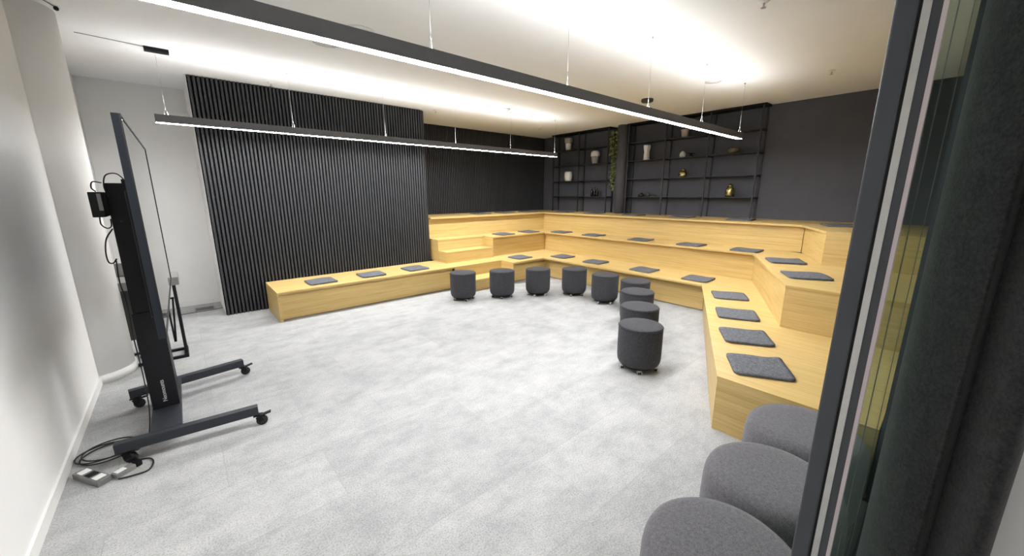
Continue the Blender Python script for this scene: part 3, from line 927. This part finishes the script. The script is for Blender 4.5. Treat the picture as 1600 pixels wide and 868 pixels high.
# trailing vine between the left shelf and the column
pl = thing('trailing_plant', 'green trailing vine hanging between the left shelf and the round column', 'plant', (7.62, 5.24, 2.82))
bm = bm_new()
add_lathe(bm, [(0.05, 0.0), (0.062, 0.003), (0.075, 0.12), (0.080, 0.125), (0.080, 0.135), (0.068, 0.135), (0.066, 0.11), (0, 0.105)], 24, (7.645, 5.245, 2.80))
add_box(bm, 7.70, XW, 5.225, 5.265, 2.82, 2.90)
obj('planter', bm, M['black'], pl)
rnd = random.Random(11)
stems = bm_new()
leaves = bm_new()
def leaf(bm, p, dirv, size):
    d = Vector(dirv).normalized()
    s = d.cross(Vector((0, 0, 1)))
    if s.length < 0.1:
        s = Vector((0, 1, 0))
    s.normalize()
    n = s.cross(d).normalized()
    tilt = rnd.uniform(-0.9, 0.9)
    s = (s * math.cos(tilt) + n * math.sin(tilt)).normalized()
    n = s.cross(d).normalized()
    P = [p, p + d * size * 0.15 + s * size * 0.40 + n * size * 0.05, p + d * size * 0.55 + s * size * 0.36 + n * size * 0.02, p + d * size - n * size * 0.14,
         p + d * size * 0.55 - s * size * 0.36 + n * size * 0.02, p + d * size * 0.15 - s * size * 0.40 + n * size * 0.05]
    mid = p + d * size * 0.5 - n * size * 0.07
    vs = [bm.verts.new(q) for q in P]
    vm = bm.verts.new(mid)
    for k in range(6):
        bm.faces.new((vs[k], vs[(k + 1) % 6], vm)).smooth = True
for k in range(9):
    a = rnd.uniform(0, 6.28)
    end = (1.60, 1.72, 1.95, 2.10, 2.18, 2.34, 2.45, 2.55, 2.62)[k]
    y0 = 5.245 + 0.07 * math.sin(a)
    drift = -0.03 if k == 0 else rnd.uniform(-0.05, 0.09)
    pts = [(7.63, 5.245, 2.90), (7.60 + 0.02 * math.cos(a), y0, 2.98), (7.56 + 0.02 * math.cos(a), 5.245 + 0.13 * math.sin(a), 2.88)]
    n = int((2.85 - end) / 0.13) + 1
    for q in range(1, n + 1):
        f = q / n
        pts.append((7.56 + rnd.uniform(-0.025, 0.025), 5.245 + 0.13 * math.sin(a) * (1 - 0.75 * f) + drift * f + rnd.uniform(-0.02, 0.02), 2.88 + (end - 2.88) * f))
    add_tube(stems, pts, 0.0035, 5, smooth=3)
    sp_ = smooth_path(pts, 5)
    for p in sp_[3:]:
        for _ in range(rnd.choice((0, 1, 2))):
            az = rnd.uniform(0, 6.28)
            leaf(leaves, p + Vector((rnd.uniform(-.03, .01), rnd.uniform(-.05, .04), 0)), (math.cos(az) * 0.8 - 0.25, math.sin(az) * 0.8, rnd.uniform(-0.9, 0.15)), rnd.uniform(0.04, 0.075))
obj('stems', stems, M['stem'], pl)
lo = obj('foliage', leaves, M['leaf'], pl)

# ------------------------------------------------------------------ television on its trolley
TN, TF = Vector((-0.1417, 2.69, 0)), Vector((-0.1306, 4.62, 0))      # near and far edge of the screen plane
tv_dir = (TF - TN).normalized()
tv_n = Vector((tv_dir.y, -tv_dir.x, 0))                                # faces into the room (+x)
TZ0, TZ1 = 0.895, 2.028
def tvp(s, d, z):
    """s along the screen from its near edge, d towards the room"""
    p = TN + tv_dir * s + tv_n * d
    return Vector((p.x, p.y, z))
def tv_box(bm, s0, s1, d0, d1, z0, z1):
    poly = [tvp(s0, d0, 0), tvp(s1, d0, 0), tvp(s1, d1, 0), tvp(s0, d1, 0)]
    return add_prism(bm, [(p.x, p.y) for p in poly], z0, z1)
W = (TF - TN).length
tv = thing('television', 'large thin television seen almost edge on, mounted on the black trolley', 'television', tvp(W / 2, -0.02, TZ0))
obj('bezel', tv_box(bm_new(), 0, W, -0.030, 0.0, TZ0, TZ1), M['bezel'], tv, bevel=0.002)
bm = bm_new()
tv_box(bm, 0, 0.010, 0.0001, 0.005, TZ0, TZ1)
tv_box(bm, W - 0.010, W, 0.0001, 0.005, TZ0, TZ1)
tv_box(bm, 0.010, W - 0.010, 0.0001, 0.005, TZ1 - 0.010, TZ1)
tv_box(bm, 0.010, W - 0.010, 0.0001, 0.005, TZ0, TZ0 + 0.012)
obj('frame', bm, M['rubber'], tv, label='thin black frame round the screen')
obj('screen', tv_box(bm_new(), 0.012, W - 0.012, 0.0, 0.0012, TZ0 + 0.014, TZ1 - 0.012), M['screen'], tv, label='glossy screen mirroring the pale wall')
obj('rear_housing', tv_box(bm_new(), 0.30, W - 0.30, -0.062, -0.0302, TZ0 + 0.05, TZ1 - 0.36), M['black'], tv, bevel=0.006)

tr = thing('tv_trolley', 'black steel television trolley on castors standing by the left wall', 'trolley', (-0.25, 3.60, 0))
ZR0, ZR1 = 0.092, 0.155
def rail(xa, ya, xb, yb):
    o = obj('foot_rail', add_beam(bm_new(), (xa, ya, (ZR0 + ZR1) / 2), (xb, yb, (ZR0 + ZR1) / 2), 0.055, ZR1 - ZR0), M['trolley'], tr, bevel=0.003)
    return o
rail(-0.500, 3.170, 0.240, 3.105)
rail(-0.490, 4.020, 0.262, 4.135)
obj('cross_plate', add_box(bm_new(), -0.335, -0.175, 3.165, 4.06, ZR1 - 0.026, ZR1 + 0.004), M['trolley'], tr, bevel=0.003)
obj('column', add_box(bm_new(), -0.330, -0.182, 3.50, 3.74, ZR1 + 0.004, 0.87), M['black'], tr, bevel=0.006)
obj('column', add_box(bm_new(), -0.322, -0.206, 3.505, 3.72, 0.87, 1.72), M['black'], tr, bevel=0.004)
bm = bm_new()
tv_box(bm, 0.45, W - 0.45, -0.075, -0.063, 1.30, 1.42)
tv_box(bm, 0.45, W - 0.45, -0.075, -0.063, 1.60, 1.68)
for s in (0.66, W - 0.66):
    tv_box(bm, s - 0.03, s + 0.03, -0.090, -0.076, 1.10, 1.74)
obj('mount_bracket', bm, M['black'], tr)
def castor(x, y, ang):
    bm = bm_new()
    add_lathe(bm, [(0.016, ZR0 - 0.012), (0.016, ZR0 - 0.0005)], 14, (x, y, 0))
    d = Vector((math.cos(ang), math.sin(ang), 0))
    n = Vector((-d.y, d.x, 0))
    hub = Vector((x, y, 0.036)) + d * 0.022
    for s in (-1, 1):
        add_beam(bm, (x + n.x * s * 0.018, y + n.y * s * 0.018, ZR0 - 0.016), tuple(hub + n * s * 0.018), 0.004, 0.034, upv=tuple(d))
    add_beam(bm, tuple(Vector((x, y, ZR0 - 0.012)) - d * 0.026), tuple(Vector((x, y, ZR0 - 0.012)) + d * 0.03), 0.044, 0.008)
    add_beam(bm, tuple(Vector((x, y, ZR0 - 0.014)) + d * 0.03), tuple(Vector((x, y, ZR0 - 0.002)) + d * 0.082), 0.034, 0.006)
    c = obj('castor', bm, M['black'], tr)
    wb = bm_new()
    add_lathe(wb, [(0.006, -0.013), (0.034, -0.012), (0.036, -0.008), (0.036, 0.008), (0.034, 0.012), (0.006, 0.013)], 24, (0, 0, 0), axis='y')
    bmesh.ops.rotate(wb, verts=wb.verts, cent=(0, 0, 0), matrix=Matrix.Rotation(ang, 3, 'Z'))
    bmesh.ops.translate(wb, verts=wb.verts, vec=hub)
    obj('wheel', wb, M['rubber'], c)
castor(0.232, 3.103, -0.2)
castor(-0.462, 3.180, -0.5)
castor(0.250, 4.135, 0.1)
castor(-0.462, 4.020, -0.4)
# maker's lettering up the column's side
tcv = bpy.data.curves.new('lettering', 'FONT')
tcv.body = 'Neomounts'
tcv.size = 0.034
tcv.extrude = 0.0006
tob = bpy.data.objects.new('lettering_source', tcv)
C.objects.link(tob)
dg = bpy.context.evaluated_depsgraph_get()
tme = bpy.data.meshes.new_from_object(tob.evaluated_get(dg))
bpy.data.objects.remove(tob)
tme.materials.clear()
tme.materials.append(M['text'])
lt = bpy.data.objects.new('lettering', tme)
C.objects.link(lt)
lt.parent = tr
lt['label'] = 'light grey maker lettering running up the column'
lt.rotation_euler = (PI / 2, -PI / 2, 0)
lt.location = (-0.245 + 0.25, 3.4985 - 3.60, 0.205)

# media player box on the back of the mount
mb = thing('media_box', 'black media player box clipped behind the television', 'box', (-0.315, 3.50, 1.50))
obj('case', add_box(bm_new(), -0.388, -0.331, 3.40, 3.62, 1.515, 1.665), M['black'], mb, bevel=0.004)
obj('port_panel', add_box(bm_new(), -0.352, -0.334, 3.398, 3.3999, 1.555, 1.655), M['greytop'], mb, label='pale port panel')

def cable(label, pts, r=0.004, mat='rubber', name='cable', smooth=6):
    o = obj(name, add_tube(bm_new(), pts, r, 8, smooth=smooth), M[mat])
    return tag(o, label, 'cable')
cable('black cable arching over the top of the television mount', [(-0.21, 3.49, 1.715), (-0.25, 3.47, 1.775), (-0.30, 3.46, 1.765), (-0.318, 3.47, 1.70), (-0.31, 3.48, 1.64)], 0.0035)
cable('black cable looping out beside the media box', [(-0.325, 3.47, 1.72), (-0.362, 3.46, 1.725), (-0.372, 3.46, 1.69), (-0.358, 3.47, 1.668)], 0.0035)
cable('black cable loop hanging under the media box', [(-0.365, 3.46, 1.514), (-0.366, 3.46, 1.47), (-0.345, 3.46, 1.445), (-0.325, 3.47, 1.455), (-0.322, 3.48, 1.50)], 0.0035)
cable('black cable bulging towards the wall halfway up the trolley column', [(-0.322, 3.47, 1.44), (-0.358, 3.46, 1.38), (-0.374, 3.46, 1.30), (-0.372, 3.46, 1.235), (-0.352, 3.46, 1.225), (-0.334, 3.47, 1.25)], 0.004)
cable('thin dark cable hanging down beside the trolley column', [(-0.338, 3.47, 1.24), (-0.345, 3.47, 1.10), (-0.336, 3.48, 0.95), (-0.341, 3.48, 0.72), (-0.337, 3.48, 0.45), (-0.342, 3.46, 0.20), (-0.36, 3.40, 0.06), (-0.38, 3.33, 0.012)], 0.0035)
# cable coil and sockets on the carpet
pts = []
for k in range(0, 61):
    a = k / 60 * 2 * PI * 2.6 + 1.2
    rr = 1.0 - 0.13 * math.sin(k * 0.37)
    pts.append((-0.560 + 0.135 * rr * math.cos(a), 3.385 + 0.115 * rr * math.sin(a), 0.010 + 0.0055 * (k / 60 * 2.6)))
pts.append((-0.43, 3.30, 0.012)); pts.append((-0.40, 3.36, 0.010))
cable('black cable coiled in flat rings on the carpet behind the trolley foot', pts, 0.0045, smooth=2, name='cable_coil')
cable('single black cable loop on the carpet beside the socket strip', [(-0.40, 3.115, 0.008), (-0.45, 3.135, 0.008), (-0.43, 3.150, 0.008), (-0.36, 3.13, 0.008), (-0.338, 3.06, 0.008), (-0.36, 2.985, 0.008), (-0.43, 2.985, 0.008), (-0.49, 3.0, 0.008)], 0.0045)
ps = thing('socket_strip', 'grey metal socket strip lying on the carpet by the left wall', 'socket strip', (-0.605, 3.105, 0), math.radians(-58))
obj('case', add_box(bm_new(), -0.115, 0.115, -0.034, 0.034, 0.0, 0.036), M['steel'], ps, world=False, bevel=0.004)
for k, x in enumerate((-0.066, 0.002, 0.070)):
    bm = bm_new()
    add_box(bm, x - 0.024, x + 0.024, -0.024, 0.024, 0.0362, 0.040)
    obj('socket', bm, M['white'] if k != 1 else M['black'], ps, world=False, bevel=0.003)
pp = thing('power_adapter', 'small black and white plug adapter beside the socket strip', 'adapter', (-0.452, 3.070, 0), math.radians(35))
obj('case', add_box(bm_new(), -0.07, 0.03, -0.024, 0.024, 0.0, 0.030), M['greytop'], pp, world=False, bevel=0.004)
obj('plug', add_box(bm_new(), 0.032, 0.066, -0.020, 0.020, 0.0, 0.038), M['black'], pp, world=False, bevel=0.005)
obj('cover', add_box(bm_new(), -0.060, -0.012, -0.018, 0.018, 0.0302, 0.034), M['white'], pp, world=False, bevel=0.003)

# small table standing behind the television
tb = thing('side_table', 'grey topped side table on a black frame, half hidden behind the television', 'table', (-0.36, 5.2, 0))
bm = bm_new()
obj('table_top', add_box(bm, -0.575, -0.088, 5.02, 5.40, 0.762, 0.842), M['greytop'], tb, bevel=0.004)
obj('back_board', add_box(bm_new(), -0.580, -0.27, 5.445, 5.475, 0.845, 0.972), M['greytop'], tb, bevel=0.003)
obj('modesty_panel', add_box(bm_new(), -0.578, -0.27, 5.402, 5.475, 0.17, 0.8445), M['greypanel'], tb)
obj('floor_bar', add_box(bm_new(), -0.578, -0.27, 5.41, 5.45, 0.0, 0.018), M['black'], tb)
bm = bm_new()
add_beam(bm, (-0.135, 5.05, 0.7615), (-0.135, 5.05, 0.03), 0.022, 0.022, upv=(0, 1, 0))
add_beam(bm, (-0.135, 5.28, 0.7615), (-0.135, 5.28, 0.03), 0.022, 0.022, upv=(0, 1, 0))
add_beam(bm, (-0.135, 5.00, 0.018), (-0.135, 5.30, 0.018), 0.034, 0.034)
obj('leg_frame', bm, M['black'], tb)
bm = bm_new()
add_beam(bm, (-0.152, 5.015, 0.014), (-0.50, 5.03, 0.014), 0.03, 0.026)
add_beam(bm, (-0.152, 5.28, 0.014), (-0.50, 5.28, 0.014), 0.03, 0.026)
obj('foot', bm, M['black'], tb)
bm = bm_new()
add_beam(bm, (-0.50, 5.43, 0.1695), (-0.50, 5.43, 0.0185), 0.03, 0.03, upv=(0, 1, 0))
add_beam(bm, (-0.30, 5.43, 0.1695), (-0.30, 5.43, 0.0185), 0.03, 0.03, upv=(0, 1, 0))
obj('leg', bm, M['black'], tb)
bm = bm_new()
add_beam(bm, (-0.16, 5.10, 0.62), (-0.20, 5.10, 0.16), 0.016, 0.016, upv=(0, 1, 0))
add_beam(bm, (-0.21, 5.10, 0.62), (-0.205, 5.10, 0.16), 0.016, 0.016, upv=(0, 1, 0))
add_beam(bm, (-0.15, 5.10, 0.62), (-0.32, 5.10, 0.62), 0.016, 0.016)
obj('brace', bm, M['black'], tb)

# ------------------------------------------------------------------ small fittings
fb = thing('floor_box', 'grey floor socket box let into the carpet beside the slatted block', 'floor box', (0.105, 7.06, 0))
obj('lid', add_box(bm_new(), -0.105, 0.105, -0.085, 0.085, 0.0, 0.006), M['greypanel'], fb, world=False, bevel=0.002)
obj('rim', add_box(bm_new(), -0.125, 0.125, -0.105, 0.105, 0.0, 0.003), M['greytop'], fb, world=False)
cable('thin dark cable crossing the carpet in front of the floor box', [(-0.20, 6.88, 0.005), (-0.10, 6.90, 0.005), (0.08, 6.90, 0.005), (0.22, 6.91, 0.005), (0.31, 6.93, 0.005)], 0.004)

def ceiling_disc(name, label, cat, x, y, prof, mat, group=None):
    o = obj(name, add_lathe(bm_new(), [(r, -h) for r, h in prof][::-1], 32), mat)
    o.location = (x, y, ZC - 0.0005)
    return tag(o, label, cat, group)
ceiling_disc('ceiling_speaker', 'round ceiling speaker just behind the nearer light bar, left of two', 'speaker', 1.33, 4.25, [(0.135, 0.0), (0.135, 0.010), (0.118, 0.014), (0.112, 0.006), (0.0, 0.006)], M['speaker'], 'round ceiling speakers')
ceiling_disc('ceiling_speaker', 'round ceiling speaker showing above the nearer light bar, right of two', 'speaker', 1.47, 3.80, [(0.135, 0.0), (0.135, 0.010), (0.118, 0.014), (0.112, 0.006), (0.0, 0.006)], M['ceiling'], 'round ceiling speakers')
ceiling_disc('smoke_detector', 'white smoke detector on the ceiling before the far slatted recess', 'smoke detector', 4.58, 5.42, [(0.055, 0.0), (0.060, 0.012), (0.056, 0.022), (0.034, 0.030), (0.030, 0.048), (0.016, 0.055), (0.0, 0.056)], M['white'])
ceiling_disc('ceiling_sensor', 'dark round sensor on the ceiling behind the end of the nearer light bar', 'sensor', 5.81, 3.47, [(0.090, 0.0), (0.092, 0.03), (0.080, 0.045), (0.0, 0.047)], M['greypanel'])
ceiling_disc('ceiling_plate', 'flat white blanking plate on the ceiling above the right shelf', 'plate', 5.58, 2.39, [(0.10, 0.0), (0.10, 0.006), (0.0, 0.008)], M['white'])
def sprinkler(label, x, y, first=[None]):
    t = first[0]
    if t is None:
        t = thing('sprinkler', label, 'sprinkler', (x, y, ZC), 0, 'ceiling sprinklers')
        obj('rosette', add_lathe(bm_new(), [(0.012, -0.016), (0.038, -0.006), (0.040, -0.0005)], 24), M['white'], t, world=False)
        bm = bm_new()
        add_lathe(bm, [(0.007, -0.044), (0.007, -0.016)], 12)
        add_lathe(bm, [(0.018, -0.048), (0.018, -0.045)], 12)
        obj('nozzle', bm, M['chrome'], t, world=False)
        first[0] = t
    else:
        dup(t, (x, y, ZC), 0, label, 'ceiling sprinklers')
sprinkler('ceiling sprinkler near the door frame, above the plain dark wall', 6.19, 1.27)
sprinkler('ceiling sprinkler at the top edge of the picture, nearest the camera on the right', 3.63, 1.235)
sprinkler('ceiling sprinkler close to the top of the slatted panel at its left part', 1.174, 6.20)
sprinkler('ceiling sprinkler just right of the rounded end of the slatted panel', 3.684, 6.30)
sprinkler('ceiling sprinkler in the far dark corner', 6.367, 6.41)
cs = thing('corner_sensor', 'small black bead on a thin cable where the round column meets the ceiling', 'sensor', (-0.486, 4.87, ZC))
obj('bead', add_lathe(bm_new(), [(0.004, -0.030), (0.014, -0.024), (0.016, -0.010), (0.010, -0.0005)], 14), M['black'], cs, world=False)
obj('lead', add_tube(bm_new(), [(0.0, -0.005, -0.008), (-0.05, -0.12, -0.006), (-0.13, -0.26, -0.006), (-0.236, -0.36, -0.006)], 0.0025, 6, smooth=4), M['black'], cs, world=False)
